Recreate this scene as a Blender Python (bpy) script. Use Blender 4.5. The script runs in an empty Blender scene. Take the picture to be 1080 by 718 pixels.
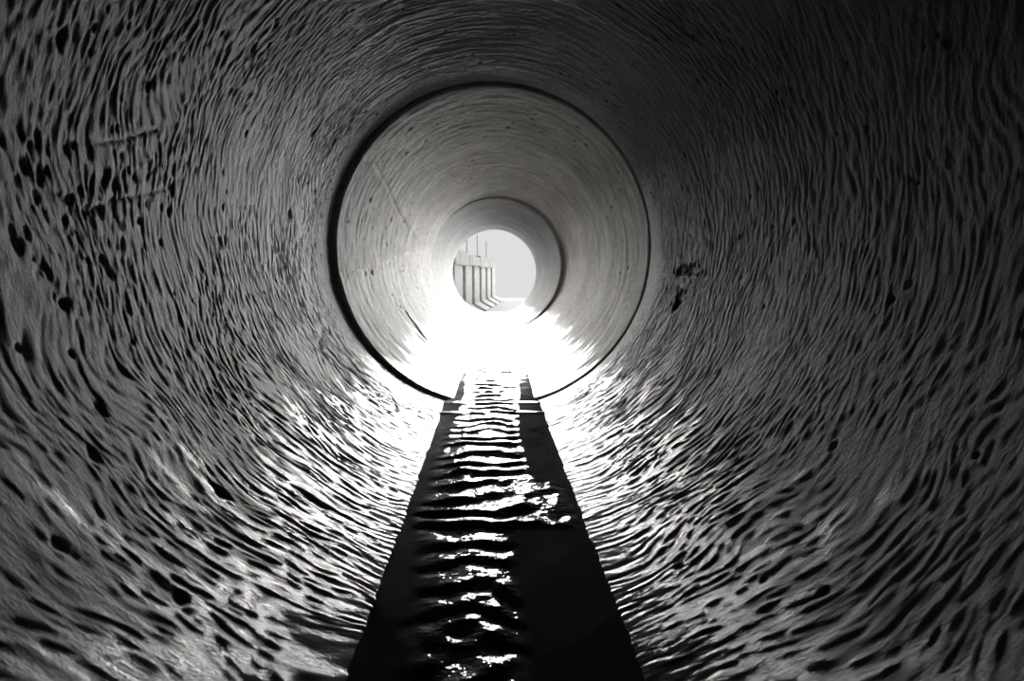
import bpy, bmesh, math, random
import numpy as np
from mathutils import Vector, Matrix

# ------------------------------------------------------------------ camera
# The camera is the origin: x right, y down the pipe, z up (metres).
FPX = 540.0
VPX, VPY = 530.0, 289.0                      # pixel of the pipe direction
S = bpy.context.scene
COL = S.collection
yaw = -math.atan((540 - VPX) / FPX)
pitch = -math.atan((359 - VPY) / FPX)
cd = bpy.data.cameras.new('camera')
cd.sensor_width = 36.0
cd.lens = 36.0 * FPX / 1080.0
cd.clip_start, cd.clip_end = 0.02, 600
cd.dof.use_dof = True
cd.dof.focus_distance = 1.7
cd.dof.aperture_fstop = 5.6
cam = bpy.data.objects.new('camera', cd)
COL.objects.link(cam)
cam.rotation_euler = (math.pi / 2 + pitch, 0, yaw)
S.camera = cam
CAMR = cam.rotation_euler.to_matrix()

# ------------------------------------------------------------- sky and sun
W = bpy.data.worlds.new('overcast_sky')
S.world = W
W.use_nodes = True
W.node_tree.nodes['Background'].inputs[0].default_value = (1.0, 0.985, 1.01, 1)
W.node_tree.nodes['Background'].inputs[1].default_value = 0.74

SUN_AZ, SUN_EL, SUN_ANG, SUN_E = 2.1, 0.7, 26.0, 20.0
sl = bpy.data.lights.new('hazy_sun', 'SUN')
sl.energy = SUN_E
sl.angle = math.radians(SUN_ANG)
sl.color = (1.0, 0.985, 0.965)
sun = bpy.data.objects.new('hazy_sun', sl)
COL.objects.link(sun)
a, e = math.radians(SUN_AZ), math.radians(SUN_EL)
sdir = Vector((math.sin(a) * math.cos(e), math.cos(a) * math.cos(e), math.sin(e)))
sun.rotation_euler = sdir.to_track_quat('Z', 'Y').to_euler()
sun.location = (4, 30, 6)

S.cycles.max_bounces = 16
S.cycles.diffuse_bounces = 12
S.cycles.glossy_bounces = 6
S.view_settings.view_transform = 'Standard'
S.view_settings.look = 'None'
S.view_settings.gamma = 1.0
S.view_settings.use_curve_mapping = False
S.view_settings.exposure = 0.0

# ----------------------------------------------------------------- helpers
rng = np.random.default_rng(11)
random.seed(4)


def ray(px, py):
    v = Vector(((px - 540.0) / FPX, -(py - 359.0) / FPX, -1.0))
    return (CAMR @ v).normalized()


def link(name, me, mat, parent=None, kind=None, label=None, cat=None, group=None):
    o = bpy.data.objects.new(name, me)
    COL.objects.link(o)
    if mat and not me.materials:
        me.materials.append(mat)
    if parent:
        o.parent = parent
    if kind:
        o['kind'] = kind
    if label:
        o['label'] = label
    if cat:
        o['category'] = cat
    if group:
        o['group'] = group
    return o


def mesh_np(name, co, quads, smooth=True):
    me = bpy.data.meshes.new(name)
    n, f = len(co), len(quads)
    me.vertices.add(n)
    me.vertices.foreach_set('co', co.astype(np.float32).ravel())
    me.loops.add(f * 4)
    me.loops.foreach_set('vertex_index', quads.astype(np.int32).ravel())
    me.polygons.add(f)
    me.polygons.foreach_set('loop_start', np.arange(0, f * 4, 4, dtype=np.int32))
    me.update(calc_edges=True)
    me.polygons.foreach_set('use_smooth', np.full(f, smooth))
    me.update()
    return me


def attr(me, name, vals):
    at = me.attributes.new(name, 'FLOAT', 'POINT')
    at.data.foreach_set('value', vals.astype(np.float32).ravel())


def noise(ny, nx, dy, dx, sy, sx, lo=2.5):
    """periodic band-limited field, feature sizes sy, sx in metres, unit variance"""
    f = np.fft.rfft2(rng.standard_normal((ny, nx)))
    ky = np.fft.fftfreq(ny, dy)[:, None] * 2 * math.pi
    kx = np.fft.rfftfreq(nx, dx)[None, :] * 2 * math.pi
    q = (ky * sy) ** 2 + (kx * sx) ** 2
    A = np.exp(-0.5 * q) - np.exp(-0.5 * q * lo * lo)
    h = np.fft.irfft2(f * A, s=(ny, nx))
    return h / h.std()


def warp(h, wy, wx):
    """shift the field by whole fields of cells (bilinear, periodic)"""
    ny, nx = h.shape
    yy = (np.arange(ny)[:, None] + wy) % ny
    xx = (np.arange(nx)[None, :] + wx) % nx
    y0 = np.floor(yy).astype(int); x0 = np.floor(xx).astype(int)
    fy = yy - y0; fx = xx - x0
    y0 %= ny; x0 %= nx
    y1 = (y0 + 1) % ny; x1 = (x0 + 1) % nx
    return ((h[y0, x0] * (1 - fx) + h[y0, x1] * fx) * (1 - fy)
            + (h[y1, x0] * (1 - fx) + h[y1, x1] * fx) * fy)


def sstep(a, b, x):
    t = np.clip((x - a) / (b - a), 0, 1)
    return t * t * (3 - 2 * t)


# --------------------------------------------------------------- materials
class NT:
    def __init__(s, name):
        s.m = bpy.data.materials.new(name)
        s.m.use_nodes = True
        s.t = s.m.node_tree
        s.b = s.t.nodes['Principled BSDF']

    def n(s, typ, **kw):
        nd = s.t.nodes.new(typ)
        for k, v in kw.items():
            if k.startswith('i_'):
                key = k[2:]
                key = int(key) if key.isdigit() else key.replace('_', ' ')
                nd.inputs[key].default_value = v
            else:
                setattr(nd, k, v)
        return nd

    def l(s, a, b):
        s.t.links.new(a, b)


def ramp(nt, src, stops):
    r = nt.n('ShaderNodeValToRGB')
    els = r.color_ramp.elements
    while len(els) < len(stops):
        els.new(0.5)
    for el, (p, c) in zip(els, stops):
        el.position = p
        el.color = c if len(c) == 4 else (*c, 1)
    nt.l(src, r.inputs[0])
    return r.outputs[0]


def concrete(name, dark, light, wet_rough, dry_rough, bump_fine, spec=0.5):
    """trowelled concrete: streaks run round the pipe, 'wet' and 'tint' come with the mesh"""
    nt = NT(name)
    tc = nt.n('ShaderNodeTexCoord')

    def tex(scale, detail, rough=0.6):
        mp = nt.n('ShaderNodeMapping')
        mp.inputs['Scale'].default_value = scale
        nt.l(tc.outputs['Object'], mp.inputs[0])
        t = nt.n('ShaderNodeTexNoise', i_Scale=1.0, i_Detail=detail, i_Roughness=rough)
        nt.l(mp.outputs[0], t.inputs['Vector'])
        return t.outputs['Fac']
    streak = tex((22, 130, 22), 6, 0.75)
    blot = tex((5, 5, 5), 4)
    grit = tex((260, 260, 260), 4, 0.7)
    fine = tex((85, 370, 85), 4, 0.7)
    mix = nt.n('ShaderNodeMath', operation='MULTIPLY_ADD')
    nt.l(streak, mix.inputs[0]); mix.inputs[1].default_value = 0.55
    m2 = nt.n('ShaderNodeMath', operation='MULTIPLY'); m2.inputs[1].default_value = 0.45
    nt.l(blot, m2.inputs[0]); nt.l(m2.outputs[0], mix.inputs[2])
    colr = ramp(nt, mix.outputs[0], [(0.33, dark), (0.66, light)])
    tint = nt.n('ShaderNodeAttribute', attribute_name='tint')
    wet = nt.n('ShaderNodeAttribute', attribute_name='wet')
    tm = nt.n('ShaderNodeVectorMath', operation='SCALE')
    nt.l(colr, tm.inputs[0]); nt.l(tint.outputs['Fac'], tm.inputs['Scale'])
    # wet concrete is darker
    wm = nt.n('ShaderNodeMapRange', i_1=0.0, i_2=1.0, i_3=1.0, i_4=0.35)
    nt.l(wet.outputs['Fac'], wm.inputs[0])
    tw = nt.n('ShaderNodeVectorMath', operation='SCALE')
    nt.l(tm.outputs[0], tw.inputs[0]); nt.l(wm.outputs[0], tw.inputs['Scale'])
    nt.l(tw.outputs[0], nt.b.inputs['Base Color'])
    rm = nt.n('ShaderNodeMapRange', i_1=0.0, i_2=1.0, i_3=dry_rough, i_4=wet_rough)
    nt.l(wet.outputs['Fac'], rm.inputs[0]); nt.l(rm.outputs[0], nt.b.inputs['Roughness'])
    nt.b.inputs['Specular IOR Level'].default_value = spec
    film = nt.n('ShaderNodeAttribute', attribute_name='film')
    fk = nt.n('ShaderNodeMapRange', i_1=0.0, i_2=1.0, i_3=1.0, i_4=0.12)
    nt.l(film.outputs['Fac'], fk.inputs[0])
    b1 = nt.n('ShaderNodeBump', i_Distance=bump_fine)
    b1s = nt.n('ShaderNodeMath', operation='MULTIPLY'); b1s.inputs[1].default_value = 0.55
    nt.l(fk.outputs[0], b1s.inputs[0]); nt.l(b1s.outputs[0], b1.inputs['Strength'])
    nt.l(fine, b1.inputs['Height'])
    b2 = nt.n('ShaderNodeBump', i_Distance=bump_fine * 0.6)
    gm = nt.n('ShaderNodeMapRange', i_1=0.0, i_2=1.0, i_3=0.3, i_4=0.55)
    nt.l(wet.outputs['Fac'], gm.inputs[0]); gs = nt.n('ShaderNodeMath', operation='MULTIPLY')
    nt.l(gm.outputs[0], gs.inputs[0]); nt.l(fk.outputs[0], gs.inputs[1]); nt.l(gs.outputs[0], b2.inputs['Strength'])
    nt.l(grit, b2.inputs['Height']); nt.l(b1.outputs[0], b2.inputs['Normal'])
    nt.l(b2.outputs[0], nt.b.inputs['Normal'])
    return nt.m


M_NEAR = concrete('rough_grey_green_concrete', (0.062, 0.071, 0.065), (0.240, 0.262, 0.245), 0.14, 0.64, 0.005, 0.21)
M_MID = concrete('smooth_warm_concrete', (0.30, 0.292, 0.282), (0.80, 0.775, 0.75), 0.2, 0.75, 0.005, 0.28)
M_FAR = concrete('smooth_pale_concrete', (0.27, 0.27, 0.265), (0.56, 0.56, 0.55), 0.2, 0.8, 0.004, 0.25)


def plain(name, col, rough=0.6, scale=30, var=0.25, metal=0.0, bump=0.0):
    nt = NT(name)
    tc = nt.n('ShaderNodeTexCoord')
    t = nt.n('ShaderNodeTexNoise', i_Scale=scale, i_Detail=5)
    nt.l(tc.outputs['Object'], t.inputs['Vector'])
    c0 = tuple(c * (1 - var) for c in col)
    c1 = tuple(min(1, c * (1 + var)) for c in col)
    nt.l(ramp(nt, t.outputs['Fac'], [(0.3, c0), (0.7, c1)]), nt.b.inputs['Base Color'])
    nt.b.inputs['Roughness'].default_value = rough
    nt.b.inputs['Metallic'].default_value = metal
    if bump:
        b = nt.n('ShaderNodeBump', i_Strength=0.5, i_Distance=bump)
        nt.l(t.outputs['Fac'], b.inputs['Height'])
        nt.l(b.outputs[0], nt.b.inputs['Normal'])
    return nt.m


M_RUBBER = plain('black_rubber', (0.018, 0.021, 0.026), 0.7, 60, 0.3, bump=0.002)
M_LIGHT_STOP = plain('dark_light_stop', (0.05, 0.05, 0.048), 0.9, 8, 0.3)
M_PILE = plain('weathered_pale_concrete', (0.31, 0.32, 0.30), 0.8, 3, 0.25)
M_CAP = plain('stained_cap_concrete', (0.27, 0.27, 0.24), 0.85, 2.5, 0.4)
M_RAIL = plain('faded_red_painted_steel', (0.32, 0.2, 0.2), 0.8, 5, 0.1)
M_BANK = plain('dark_soil', (0.09, 0.085, 0.07), 0.9, 2, 0.4)

nt = NT('dark_stream_water')
nt.b.inputs['Base Color'].default_value = (0.02, 0.021, 0.023, 1)
nt.b.inputs['Roughness'].default_value = 0.05
nt.b.inputs['IOR'].default_value = 1.33
tc = nt.n('ShaderNodeTexCoord')
mp = nt.n('ShaderNodeMapping'); mp.inputs['Scale'].default_value = (60, 130, 60)
nt.l(tc.outputs['Object'], mp.inputs[0])
t = nt.n('ShaderNodeTexNoise', i_Scale=1.0, i_Detail=2)
nt.l(mp.outputs[0], t.inputs['Vector'])
rp = nt.n('ShaderNodeAttribute', attribute_name='ripple')
bm_ = nt.n('ShaderNodeBump', i_Distance=0.004)
nt.l(rp.outputs['Fac'], bm_.inputs['Strength'])
nt.l(t.outputs['Fac'], bm_.inputs['Height'])
nt.l(bm_.outputs[0], nt.b.inputs['Normal'])
M_WATER = nt.m

M_RIVER = plain('sky_glare_river', (0.93, 0.92, 0.94), 1.0, 0.4, 0.02)  # reflected sky white is painted into the base colour
M_RIVER.node_tree.nodes['Principled BSDF'].inputs['Specular IOR Level'].default_value = 0.0


# ------------------------------------------------------------ pipe sections
R1, R2, R3 = 0.600, 0.594, 0.588
Y1, Y2, Y3 = 1.94, 4.63, 7.30               # joint, joint, mouth
GAP = 0.045
AX1 = ((0.044, 0.086), (-0.042, 0.086))    # axis x,z at both ends
AX2 = ((-0.034, 0.086), (-0.036, 0.084))
AX3 = ((-0.062, 0.074), (-0.115, 0.027))


def ax1(y):
    f = (y + 1.6) / (Y1 + 1.6)
    return (AX1[0][0] + (AX1[1][0] - AX1[0][0]) * f, AX1[0][1])


def pipe_hit(px, py, r=R1, c=None):
    """pixel -> (y, phi) on the inner face of the pipe; phi = 0 at the bottom, + to the right"""
    if c is None:
        c = ax1(1.0)
        for _ in range(3):
            y, p = pipe_hit(px, py, r, c)
            c = ax1(y)
        return y, p
    d = ray(px, py)
    ox, oz = -c[0], -c[1]
    A = d.x ** 2 + d.z ** 2
    B = ox * d.x + oz * d.z
    t = (-B + math.sqrt(B * B - A * (ox * ox + oz * oz - r * r))) / A
    return d.y * t, math.atan2(d.x * t + ox, -(d.z * t + oz))


def build_section(name, ys, nc, R, ax, y0, y1, h, tint, wet, mat, label, thick=0.11, film=None):
    """closed thick pipe: inner rows carry the relief h (inward +)"""
    phi = (np.arange(nc) / nc * 2 - 1) * math.pi
    ny = len(ys)
    rows_y = list(ys); rows_r = [R] * ny
    # rounded far arris, outer face, near arris
    rows_y += [y1 + 0.006, y1 + 0.010, y1 + 0.010, y0 - 0.010, y0 - 0.010, y0 - 0.006]
    rows_r += [R + 0.002, R + 0.008, R + thick, R + thick, R + 0.008, R + 0.002]
    rows_y = np.array(rows_y); rows_r = np.array(rows_r)
    H = np.zeros((len(rows_y), nc)); H[:ny] = h
    T = np.ones_like(H); T[:ny] = tint
    Wt = np.zeros_like(H); Wt[:ny] = wet
    f = np.clip((rows_y - y0) / (y1 - y0), 0, 1)
    cx = ax[0][0] + (ax[1][0] - ax[0][0]) * f
    cz = ax[0][1] + (ax[1][1] - ax[0][1]) * f
    r = rows_r[:, None] - H
    X = cx[:, None] + r * np.sin(phi)[None]
    Z = cz[:, None] - r * np.cos(phi)[None]
    Yg = np.repeat(rows_y[:, None], nc, 1)
    co = np.stack([X, Yg, Z], -1).reshape(-1, 3)
    nr = len(rows_y)
    i = np.arange(nr)[:, None]; j = np.arange(nc)[None]
    i2 = (i + 1) % nr; j2 = (j + 1) % nc
    q = np.stack([i * nc + j, i2 * nc + j, i2 * nc + j2, i * nc + j2], -1).reshape(-1, 4)
    me = mesh_np(name, co, q)
    attr(me, 'tint', T); attr(me, 'wet', Wt)
    Fl = np.zeros_like(H)
    if film is not None:
        Fl[:ny] = film
    attr(me, 'film', Fl)
    return link(name, me, mat, kind='structure', label=label)


def wrap(d):
    return (d + math.pi) % (2 * math.pi) - math.pi


# ---- near section: rough, ridged
NC1 = 1000
DC1 = 2 * math.pi * R1 / NC1
DY1 = 0.0018
yf = np.arange(0.28, Y1 + 1e-6, DY1)
yb = np.linspace(-1.6, 0.26, 26)
NY = len(yf)
NYP = NY + 180                               # padding so that the ends do not wrap
phi1 = (np.arange(NC1) / NC1 * 2 - 1) * math.pi


def nz(sy, sx, lo=2.5):
    return noise(NYP, NC1, DY1, DC1, sy, sx, lo)


wy = nz(0.06, 0.06, 3) * 7 + nz(0.02, 0.03) * 1.8
wx = nz(0.05, 0.08, 3) * 5
side = warp(nz(0.0018, 0.008), wy, wx) * 0.65 + warp(nz(0.0036, 0.017), wy, wx) * 0.55
side = side - 0.25 * np.abs(side)
crest = warp(nz(0.004, 0.014), wy, wx)
side = side + 0.35 * (0.6 - np.abs(crest))
low = warp(nz(0.0028, 0.036), wy * 0.6, wx) * 0.7 + warp(nz(0.0060, 0.085), wy * 0.6, wx) * 0.55
top = warp(nz(0.0025, 0.035), wy * 0.4, wx) * 0.55 + warp(nz(0.006, 0.07), wy * 0.4, wx) * 0.5
tiny = warp(nz(0.0026, 0.0095), wy, wx)
big = nz(0.045, 0.16, 4)
P = np.abs(phi1)[None, :]
wl = 1 - sstep(0.55, 1.05, P + 0.12 * nz(0.05, 0.1))
wt = sstep(2.15, 2.75, P + 0.12 * nz(0.05, 0.1))
h1 = side * (1 - wl) * (1 - wt) + low * wl * 1.05 + top * wt
amp = 0.00058 * (0.85 + 0.18 * nz(0.07, 0.12, 4))
h1 = h1 * amp + tiny * (0.00018 + 0.00040 * np.interp(0.28 + np.arange(NYP) * DY1, [.55, 1.1], [.95, 1.0])[:, None] * (1 - sstep(0.7, 1.1, P + 0.1 * nz(0.03, 0.06)))) + big * 0.00028
h1 = h1[:NY]
Yg = yf[:, None] * np.ones((1, NC1)); Pg = phi1[None, :] * np.ones((NY, 1))
h1 = h1 * np.interp(yf, [.42, .95], [.62, 1.0])[:, None]
# smoother collar just before the joint
fade = 1 - 0.72 * sstep(Y1 - 0.16, Y1 - 0.04, Yg)
h1 = h1 * fade
# gentler relief along the water line
h1 = h1 * (0.5 + 0.5 * sstep(0.30, 0.62, np.abs(Pg)))
tint1 = 1 + 0.10 * nz(0.10, 0.25, 4)[:NY]


JAG = np.clip(1 + 0.45 * nz(0.004, 0.006), .3, 3)


def dent(hh, yy, pp, R, y, p, ry, rp, depth, tw=0.0, power=1.6):
    """one hollow; works in place on the rows it reaches"""
    reach = 2.4 * max(ry, rp)
    col = yy[:, 0]
    r0, r1 = np.searchsorted(col, [y - reach, y + reach])
    if r1 <= r0:
        return hh
    sl = slice(r0, r1)
    du = (yy[sl] - y); dv = wrap(pp[sl] - p) * R
    c, s = math.cos(tw), math.sin(tw)
    a_ = (du * c + dv * s) / ry; b_ = (-du * s + dv * c) / rp
    q_ = np.minimum((a_ * a_ + b_ * b_) * JAG[sl, :hh.shape[1]], 30)
    hh[sl] -= depth * np.exp(-q_ ** power)
    return hh


# holes and knocks seen in the photograph (pixel, half sizes in pixels, depth)
for px, py, sy_, sp_, dp in [(67, 320, 9, 14, .018), (235, 520, 9, 15, .016), (190, 632, 13, 16, .016),
                             (65, 38, 9, 14, .014), (330, 141, 5, 7, .012), (268, 50, 4, 7, .008),
                             (20, 367, 8, 8, .012), (75, 373, 7, 8, .010), (140, 361, 5, 6, .008),
                             (838, 234, 5, 6, .010), (915, 135, 6, 6, .010), (1000, 45, 7, 7, .010),
                             (780, 250, 4, 5, .008), (720, 198, 4, 5, .008), (848, 108, 5, 6, .008),
                             (835, 95, 4, 5, .008), (820, 97, 4, 4, .008), (1030, 480, 7, 7, .010),
                             (315, 190, 4, 5, .008), (305, 225, 3, 7, .008), (100, 480, 9, 20, .010),
                             (62, 575, 8, 24, .012), (105, 430, 7, 18, .010), (352, 150, 4, 6, .008),
                             (690, 40, 4, 5, .008), (437, 52, 3, 4, .008), (505, 66, 3, 4, .008),
                             (1055, 430, 7, 7, .010), (960, 300, 6, 6, .008), (880, 470, 6, 10, .008),
                             (715, 597, 7, 9, .010), (805, 612, 5, 8, .008), (870, 625, 8, 10, .010)]:
    y_, p_ = pipe_hit(px, py)
    k = FPX / max(y_, .3)
    h1 = dent(h1, Yg, Pg, R1, y_, p_, sy_ / k * y_ / R1 * .30 + .002, sp_ / k * .46 + .001, dp * .42)
# pitted patch high on the left wall
for _ in range(95):
    px = random.gauss(85, 62); py = random.gauss(205, 42)
    if px < -10:
        continue
    y_, p_ = pipe_hit(px, py)
    s_ = random.uniform(.5, 1.25)
    h1 = dent(h1, Yg, Pg, R1, y_, p_, .0048 * s_, .0085 * s_, random.uniform(.0012, .003), random.uniform(-.3, .3))
# many small pin holes over the crown
for _ in range(170):
    y_ = random.uniform(.5, 1.9); p_ = random.uniform(1.3, 4.98)
    s_ = random.uniform(.5, 1.1)
    h1 = dent(h1, Yg, Pg, R1, y_, p_, .0036 * s_, .0046 * s_, .0045)


def groove(hh, yy, pp, R, c, pts, w, depth):
    g = np.zeros_like(hh)
    col = yy[:, 0]
    for (a0, b0), (a1, b1) in zip(pts[:-1], pts[1:]):
        y0_, p0_ = pipe_hit(a0, b0, R, c); y1_, p1_ = pipe_hit(a1, b1, R, c)
        n = max(2, int(math.hypot(y1_ - y0_, (p1_ - p0_) * R) / (w * .6)))
        for k in range(n + 1):
            f = k / n
            yk = y0_ + (y1_ - y0_) * f + random.gauss(0, w * .15)
            r0, r1 = np.searchsorted(col, [yk - 3 * w, yk + 3 * w])
            sl = slice(r0, r1)
            du = yy[sl] - yk
            dv = wrap(pp[sl] - (p0_ + (p1_ - p0_) * f)) * R
            g[sl] = np.maximum(g[sl], np.exp(-(du * du + dv * dv) / (w * w)))
    return hh - depth * g


h1 = groove(h1, Yg, Pg, R1, None, [(72, 148), (100, 152), (128, 149), (150, 141), (165, 138)], .0026, .0022)
h1 = groove(h1, Yg, Pg, R1, None, [(95, 222), (120, 210), (150, 206), (182, 197)], .0026, .0018)
h1 = groove(h1, Yg, Pg, R1, None, [(168, 150), (169, 172), (155, 188)], .0026, .0018)

# broken-out hollows low on the right wall, their shade painted in as a darker tint
for px, py, wp, hp in [(730, 285, 17, 12), (718, 286, 10, 10), (717, 314, 9, 20), (713, 322, 8, 12)]:
    y_, p_ = pipe_hit(px, py)
    k = FPX / y_
    ra, rb = wp / k * y_ / R1 * .5, hp / k * .5
    h1 = dent(h1, Yg, Pg, R1, y_, p_, ra, rb, .006, power=3)
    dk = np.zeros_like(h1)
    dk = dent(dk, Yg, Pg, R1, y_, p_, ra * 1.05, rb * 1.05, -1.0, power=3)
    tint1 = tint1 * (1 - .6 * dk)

wetn = nz(0.02, 0.05, 3)[:NY] * 0.05 + nz(0.10, 0.16, 3)[:NY] * 0.04 + nz(0.004, 0.022)[:NY] * 0.06
wet1 = 1 - sstep(0.55, 0.90, np.abs(Pg + 0.02) + wetn)
film1 = 0.85 - 0.85 * sstep(0.33, 0.60, np.abs(Pg) + wetn * .5 + 0.03 * nz(0.006, 0.03)[:NY])
film1 *= (1 - .6 * sstep(1.1, 1.7, Yg))
hb = np.zeros((len(yb), NC1)); hb[-1] = h1[0]
tb = np.ones_like(hb); wb = np.repeat(wet1[:1], len(yb), 0)
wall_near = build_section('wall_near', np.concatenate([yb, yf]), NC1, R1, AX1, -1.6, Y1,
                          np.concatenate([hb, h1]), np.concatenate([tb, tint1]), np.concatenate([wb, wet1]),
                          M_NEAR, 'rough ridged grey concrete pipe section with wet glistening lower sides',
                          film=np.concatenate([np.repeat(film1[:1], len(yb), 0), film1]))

# ---- middle section: smoother, pale, with pin holes and one dark patch
NC2 = 520
ys2 = np.arange(Y1 + GAP, Y2 + 1e-6, 0.0065)
ny2 = len(ys2)
DC2 = 2 * math.pi * R2 / NC2
phi2 = (np.arange(NC2) / NC2 * 2 - 1) * math.pi


def nz2(sy, sx, lo=2.5, n=ny2):
    return noise(n + 60, NC2, 0.0065, DC2, sy, sx, lo)[:n]


Yg = ys2[:, None] * np.ones((1, NC2)); Pg = phi2[None, :] * np.ones((ny2, 1))
h2 = nz2(0.009, 0.07) * 0.0003 + nz2(0.02, 0.2) * 0.0003 + nz2(0.01, 0.02) * 0.0003
h2 *= (0.5 + 0.5 * sstep(0.3, 0.6, np.abs(Pg)))
tint2 = 1 + 0.10 * nz2(0.12, 0.3, 4) + 0.05 * nz2(0.02, 0.15)
for _ in range(150):
    y_ = random.uniform(2.05, 4.4); p_ = random.uniform(0.9, 5.3)
    s_ = random.uniform(.45, 1.1)
    h2 = dent(h2, Yg, Pg, R2, y_, p_, .011 * s_, .006 * s_, .006)
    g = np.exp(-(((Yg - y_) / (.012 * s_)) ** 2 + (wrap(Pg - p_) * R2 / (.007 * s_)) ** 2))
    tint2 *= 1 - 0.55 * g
# dark patch of old mortar on the left wall, its two edges traced from the photograph
ya, pa = pipe_hit(362, 292, R2, AX2[0]); yb_, pb = pipe_hit(442, 262, R2, AX2[0])
yc, pc = pipe_hit(397, 172, R2, AX2[0])
jag = nz2(0.03, 0.03) * 0.012
edge_lo = pa + (pb - pa) * np.clip((Yg - ya) / (yb_ - ya), 0, 1.15) + jag
edge_hi = pc + (pb - 0.12 - pc) * np.clip((Yg - yc) / (yb_ - yc), 0, 1.15) + jag
inp = sstep(0.0, 0.03, edge_lo - Pg) * sstep(0.0, 0.05, Pg - edge_hi) * (1 - sstep(yb_ - .1, yb_ + .15, Yg))
tint2 *= 1 - 0.40 * inp * (0.8 + 0.25 * nz2(0.05, 0.04))
tint2 *= 1 + .28 * sstep(0.0, 0.03, Pg - edge_lo) * (1 - sstep(.05, .45, Pg - edge_lo)) * (1 - sstep(4.0, 4.4, Yg))
tint2 = np.clip(tint2, .2, 1.2)
h2 += 0.002 * sstep(0.0, 0.02, Pg - edge_lo) * (1 - sstep(.0, .5, Pg - edge_lo)) * (1 - sstep(yb_ - .1, yb_ + .15, Yg))
h2 = groove(h2, Yg, Pg, R2, AX2[0], [(430, 331), (438, 342), (449, 357)], .013, .012)
h2 = groove(h2, Yg, Pg, R2, AX2[0], [(395, 172), (408, 195), (418, 218), (430, 240)], .008, .002)
wet2 = 1 - sstep(0.48, 0.88, np.abs(Pg) + nz2(0.012, 0.06) * 0.07 + nz2(0.2, 0.1) * 0.03)
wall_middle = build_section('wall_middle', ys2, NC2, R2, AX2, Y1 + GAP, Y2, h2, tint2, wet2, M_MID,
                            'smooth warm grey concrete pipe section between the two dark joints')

# ---- far section with the mouth
ys3 = np.arange(Y2 + GAP, Y3 + 1e-6, 0.009)
ny3 = len(ys3)
Yg = ys3[:, None] * np.ones((1, NC2)); Pg = phi2[None, :] * np.ones((ny3, 1))


def nz3(sy, sx, lo=2.5):
    return noise(ny3 + 60, NC2, 0.009, DC2, sy, sx, lo)[:ny3]


h3 = nz3(0.015, 0.10) * 0.0003 + nz3(0.03, 0.25) * 0.0004
h3 *= (0.5 + 0.5 * sstep(0.3, 0.6, np.abs(Pg)))
tint3 = 1 + 0.08 * nz3(0.10, 0.3, 4) + 0.05 * nz3(0.02, 0.15)
wet3 = 1 - sstep(0.45, 0.80, np.abs(Pg) + nz3(0.02, 0.06) * 0.06)
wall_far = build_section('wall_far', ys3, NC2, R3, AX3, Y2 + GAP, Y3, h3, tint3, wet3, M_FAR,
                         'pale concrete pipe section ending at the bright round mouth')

# unseen disc added behind the camera to keep skylight out of the pipe
bm = bmesh.new()
bmesh.ops.create_cone(bm, cap_ends=True, segments=64, radius1=.70, radius2=.70, depth=.12)
bmesh.ops.rotate(bm, verts=bm.verts, matrix=Matrix.Rotation(math.pi / 2, 3, 'X'))
bmesh.ops.translate(bm, verts=bm.verts, vec=(AX1[0][0], -1.68, AX1[0][1]))
me = bpy.data.meshes.new('light_stop_back'); bm.to_mesh(me); bm.free()
link('light_stop_back', me, M_LIGHT_STOP, kind='structure', label='unseen dark disc added to block light behind the camera')


def ring(name, y0, y1, c, rin, rout, parent, seed):
    """rubber seal in a joint: a ring of rounded section with a ragged inner lip"""
    n, prof = 180, [(y0, rout), (y0, rin + .006), (y0 + .008, rin), ((y0 + y1) / 2, rin + .004),
                    (y1 - .008, rin + .001), (y1, rin + .007), (y1, rout)]
    rr = np.random.default_rng(seed)
    w = np.convolve(np.tile(rr.standard_normal(n), 3), np.ones(5) / 5, 'same')[n:2 * n] * .002
    co, q = [], []
    m = len(prof)
    for i in range(n):
        p = i / n * 2 * math.pi
        for (yy, r) in prof:
            r = r - (w[i] if r < rout else 0)
            co.append((c[0] + r * math.sin(p), yy, c[1] - r * math.cos(p)))
        for k in range(m):
            i2 = (i + 1) % n; k2 = (k + 1) % m
            q.append((i * m + k, i * m + k2, i2 * m + k2, i2 * m + k))
    return link(name, mesh_np(name, np.array(co), np.array(q)), M_RUBBER, parent, label='black rubber seal in the pipe joint')


ring('joint_seal', Y1 + .0105, Y1 + GAP - .0105, AX1[1], R1 + .010, R1 + .09, wall_near, 1)
ring('joint_seal', Y2 + .0105, Y2 + GAP - .0105, AX2[1], R2 + .008, R2 + .09, wall_middle, 2)


# ------------------------------------------------------------------ stream
ZW = -0.486
yA = np.arange(0.30, 2.0, 0.0035)
yB = np.arange(2.0, Y3 - .02, 0.010)
yC = np.array([Y3 + .0, Y3 + .02, Y3 + .04, Y3 + .055, Y3 + .065, Y3 + .07])
ybk = np.linspace(-1.6, 0.28, 40)
yw = np.concatenate([ybk, yA, yB, yC])
nxw = 130
# centre line and half width follow the sections
cxw = np.interp(yw, [-1.6, Y1, Y1 + .05, Y2, Y2 + .05, Y3], [.044, -.042, -.034, -.036, -.062, -.115])
hw = np.interp(yw, [-2, Y1 + .02, Y1 + .03, Y2 + .02, Y2 + .03, Y3, Y3 + .07], [.205, .205, .19, .19, .18, .18, .17])
zb = np.interp(yw, [-2, Y2, Y3], [ZW, ZW, ZW - .055])
drop = np.clip((yw - Y3 + .02) / .09, 0, 1)
zb = zb - .45 * drop ** 3
u = np.linspace(-1, 1, nxw)
X = cxw[:, None] + hw[:, None] * u[None]
Yw = np.repeat(yw[:, None], nxw, 1)
q = noise(1400, 200, .006, .004, .010, .012)      # small chop
q2 = noise(1400, 200, .006, .004, .030, .030, 3)  # slow wander


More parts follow.
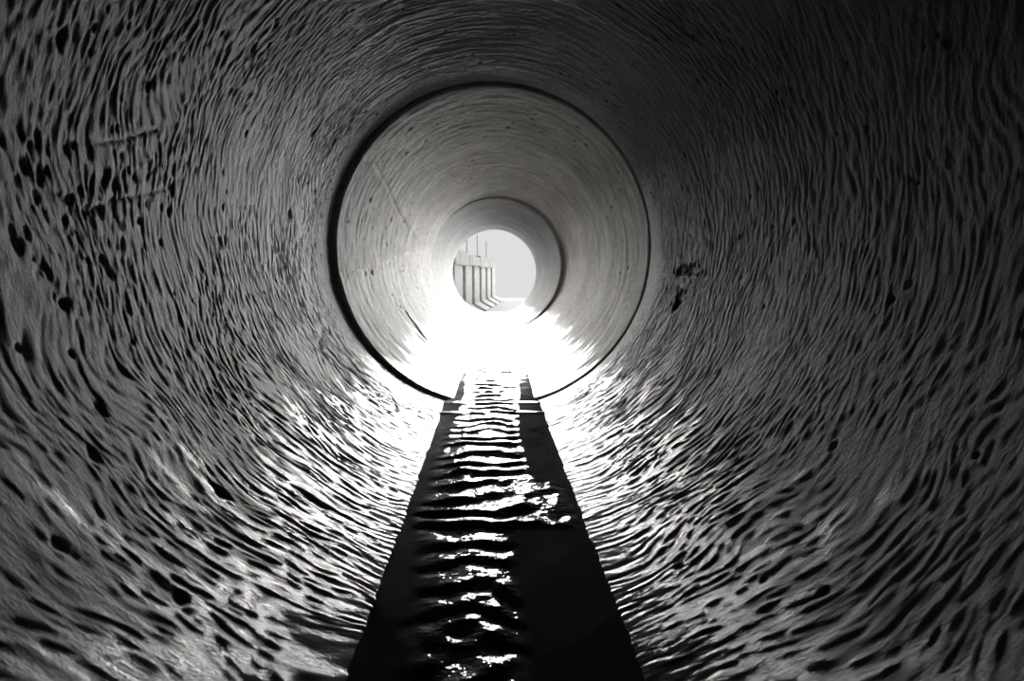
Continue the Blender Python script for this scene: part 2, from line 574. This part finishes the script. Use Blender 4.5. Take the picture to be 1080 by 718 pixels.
def samp(f, sx=1.0, sy=1.0):
    ny_, nx_ = f.shape
    fy = np.abs(Yw) * sy / .006; fx = (X + .4) * sx / .004
    y0_ = np.floor(fy).astype(int); x0_ = np.floor(fx).astype(int)
    ty = fy - y0_; tx = fx - x0_
    g = lambda a_, b_: f[a_ % ny_, b_ % nx_]
    return ((g(y0_, x0_) * (1 - tx) + g(y0_, x0_ + 1) * tx) * (1 - ty)
            + (g(y0_ + 1, x0_) * (1 - tx) + g(y0_ + 1, x0_ + 1) * tx) * ty)


xs = X - (cxw[:, None])                           # metres from the centre line
wand = samp(q2)
# standing waves, 65 mm apart, crests bent to a shallow V
lam = 0.068
k = 2 * math.pi / lam
vx = np.interp(Yw, [.5, .9, 1.4, 2, 4], [-.025, -.02, .0, .0, .0])
ph = k * (Yw + 0.22 * np.abs(xs - vx) + 0.012 * wand)
sw = np.sin(ph) + 0.25 * np.sin(2 * ph + .6)
ph2 = 2 * math.pi / .047 * (Yw - 0.35 * (xs - vx) + 0.015 * samp(q2, 1.3, .8))
sw = sw * (1 + .3 * samp(q2, .7, .6)) + 0.28 * np.sin(ph2) * (0.5 + 0.5 * samp(q2, .9, .9))
# where the waves run: left of centre near the camera, wider further up
left = np.interp(Yw, [.4, .75, 1.0, 1.4, 1.9, 3], [-.075, -.085, -.12, -.10, -.08, -.10])
right = np.interp(Yw, [.4, .75, .93, .95, 1.2, 1.5, 1.9, 3], [.035, .03, .03, .10, .085, .07, .09, .10])
m = sstep(-.06, .03, xs - left) * sstep(-.02, .02, right - xs)
ampw = np.interp(Yw, [.3, .6, .9, 1.2, 1.6, 2.0, 3, 5], [.0032, .0032, .0033, .0033, .0028, .0020, .0014, .0010])
Zw = sw * ampw * m
# small chop riding on the crests close to the camera and right of centre
ch = samp(q)
near = 1 - sstep(.55, .85, Yw)
patch = sstep(.93, .95, Yw) * (1 - sstep(1.08, 1.22, Yw)) * sstep(.01, .05, xs) * (1 - sstep(.155, .175, xs))
Zw += ch * m * (0.0011 * near + 0.0007) + ch * patch * .0012
# the one long crest that ends the chop on the right
Zw += .0030 * np.exp(-((Yw - .945) / .012) ** 2) * sstep(-.02, .03, xs) * (1 - sstep(.14, .175, xs))
# surge over the joint
Zw += .0025 * np.exp(-((Yw - 1.76) / .018) ** 2) + .0016 * np.exp(-((Yw - 1.90) / .02) ** 2)
Zw += wand * .0003
# calm flow past the first metres behind the camera
Zw *= sstep(.25, .35, Yw) * (1 - drop[:, None])
co = np.stack([X, Yw, zb[:, None] + Zw], -1)
bot = co[:, [0, -1]].copy(); bot[:, :, 2] -= .05
allv = np.concatenate([bot[:, :1], co, bot[:, 1:]], 1)
nr, ncw = allv.shape[:2]
i = np.arange(nr - 1)[:, None]; j = np.arange(ncw - 1)[None]
qd = np.stack([i * ncw + j, i * ncw + j + 1, (i + 1) * ncw + j + 1, (i + 1) * ncw + j], -1).reshape(-1, 4)
me = mesh_np('stream', allv.reshape(-1, 3), qd)
rip = np.concatenate([m[:, :1] * 0, np.clip(m * (.6 + .35 * sstep(.9, 1.1, Yw)) + patch * .7, 0, 1), m[:, :1] * 0], 1)
attr(me, 'ripple', rip)
link('stream', me, M_WATER, kind='stuff', label='shallow dark stream with bright ripples running along the pipe floor', cat='water')

# ------------------------------------------------- outside: river and bank wall
HR = -2.75                                    # river level under the camera


def box(bm, x0, x1, y0, y1, z0, z1, bev=0.0):
    vs = [bm.verts.new(p) for p in [(x0, y0, z0), (x1, y0, z0), (x1, y1, z0), (x0, y1, z0),
                                    (x0, y0, z1), (x1, y0, z1), (x1, y1, z1), (x0, y1, z1)]]
    fs = [bm.faces.new([vs[k] for k in f]) for f in [(3, 2, 1, 0), (4, 5, 6, 7), (0, 1, 5, 4), (1, 2, 6, 5), (2, 3, 7, 6), (3, 0, 4, 7)]]
    if bev:
        es = list({e_ for f in fs for e_ in f.edges})
        bmesh.ops.bevel(bm, geom=es, offset=bev, segments=2, affect='EDGES')


def from_bm(name, bm, mat, parent=None, **kw):
    bmesh.ops.recalc_face_normals(bm, faces=bm.faces)
    me = bpy.data.meshes.new(name); bm.to_mesh(me); bm.free()
    return link(name, me, mat, parent, **kw)


bm = bmesh.new()
n = 40
grid = [[bm.verts.new((-120 + 240 * a_ / n, Y3 + .35 + (60 - Y3) * (b_ / n) ** 2, HR)) for a_ in range(n + 1)] for b_ in range(n + 1)]
for a_ in range(n):
    for b_ in range(n):
        bm.faces.new((grid[b_][a_], grid[b_][a_ + 1], grid[b_ + 1][a_ + 1], grid[b_ + 1][a_]))
from_bm('river', bm, M_RIVER, kind='stuff', label='river beyond the pipe mouth, white sky glare painted into its colour', cat='river')


def gp(px, py, z=HR):
    d = ray(px, py)
    t_ = z / d.z
    return d * t_


# the wall's foot line on the river, traced from the photograph
F0, F1 = gp(493, 329), gp(518.5, 317)
wdir = (F1 - F0); wdir.z = 0
wlen = wdir.length
ang = math.atan2(wdir.y, wdir.x)
root = bpy.data.objects.new('sheet_piling', None)
COL.objects.link(root)
root.location = (F0.x, F0.y, HR)
root.rotation_euler = (0, 0, ang)
root['label'] = 'ribbed pale concrete river wall with a heavy cap beam, outside the pipe mouth'
root['category'] = 'river wall'
HT = 4.05
NP = 6
pw = wlen / 4.0
for k_ in range(NP):
    x0 = (k_ - 2) * pw
    bm = bmesh.new()
    # one pile: trough profile, projecting rib, toe bent out over the water (local -y faces the river)
    prof = [(x0, .0), (x0 + pw * .16, .0), (x0 + pw * .22, -.42), (x0 + pw * .90, -.42), (x0 + pw * .96, .0), (x0 + pw * .985, .0)]
    lev = [(-.6, -1.0), (.10, -.85), (.42, -.25), (.60, .0), (HT, .0)]
    f_, bk = [], []
    for z_, oy in lev:
        f_.append([bm.verts.new((x_, y_ + oy * (1 if y_ < -.1 else .6), z_)) for x_, y_ in prof])
        bk.append([bm.verts.new((x_, .25, z_)) for x_, y_ in prof])
    for l_ in range(len(lev) - 1):
        for a_ in range(len(prof) - 1):
            bm.faces.new((f_[l_][a_], f_[l_][a_ + 1], f_[l_ + 1][a_ + 1], f_[l_ + 1][a_]))
            bm.faces.new((bk[l_][a_ + 1], bk[l_][a_], bk[l_ + 1][a_], bk[l_ + 1][a_ + 1]))
        bm.faces.new((bk[l_][0], f_[l_][0], f_[l_ + 1][0], bk[l_ + 1][0]))
        bm.faces.new((f_[l_][-1], bk[l_][-1], bk[l_ + 1][-1], f_[l_ + 1][-1]))
    for l_ in (0, -1):
        for a_ in range(len(prof) - 1):
            bm.faces.new((f_[l_][a_], f_[l_][a_ + 1], bk[l_][a_ + 1], bk[l_][a_]))
    from_bm('pile', bm, M_PILE, root)
for k_ in range(4):
    x0 = (-2 + k_ * 1.35) * pw
    bm = bmesh.new()
    box(bm, x0, x0 + 1.32 * pw, -.62, .45, HT - .75 + .05 * (k_ % 2), HT + .10 - .12 * (k_ % 2), .03)
    from_bm('cap_beam', bm, M_CAP, root)
# soil behind the wall
bm = bmesh.new()
box(bm, -2 * pw, 3.9 * pw, .26, 6, -.6, HT - .3)
from_bm('soil_fill', bm, M_BANK, root)


# railing on the cap beam
def rod(bm, p0, p1, r, seg=8):
    p0, p1 = Vector(p0), Vector(p1)
    d = p1 - p0
    mt = Matrix.Translation((p0 + p1) / 2) @ d.to_track_quat('Z', 'Y').to_matrix().to_4x4()
    bmesh.ops.create_cone(bm, cap_ends=True, segments=seg, radius1=r, radius2=r, depth=d.length, matrix=mt)


rail = bpy.data.objects.new('guard_rail', None)
COL.objects.link(rail)
rail.location = root.matrix_basis @ Vector((0, 0, HT))
rail.rotation_euler = root.rotation_euler
rail.location = Vector((F0.x, F0.y, HR + HT + .10))
rail['label'] = 'thin faded red steel railing standing on the cap beam of the river wall'
rail['category'] = 'railing'
for xk, hh, zb_ in ((-.15 * pw, 1.3, -.12), (1.2 * pw, 1.75, 0), (2.7 * pw, 1.6, -.12)):
    bm = bmesh.new(); rod(bm, (xk, -.1, zb_), (xk, -.1, hh), .028)
    from_bm('post', bm, M_RAIL, rail)
bm = bmesh.new(); rod(bm, (1.2 * pw, -.1, 1.73), (2.7 * pw, -.1, 1.58), .024)
from_bm('top_rail', bm, M_RAIL, rail)
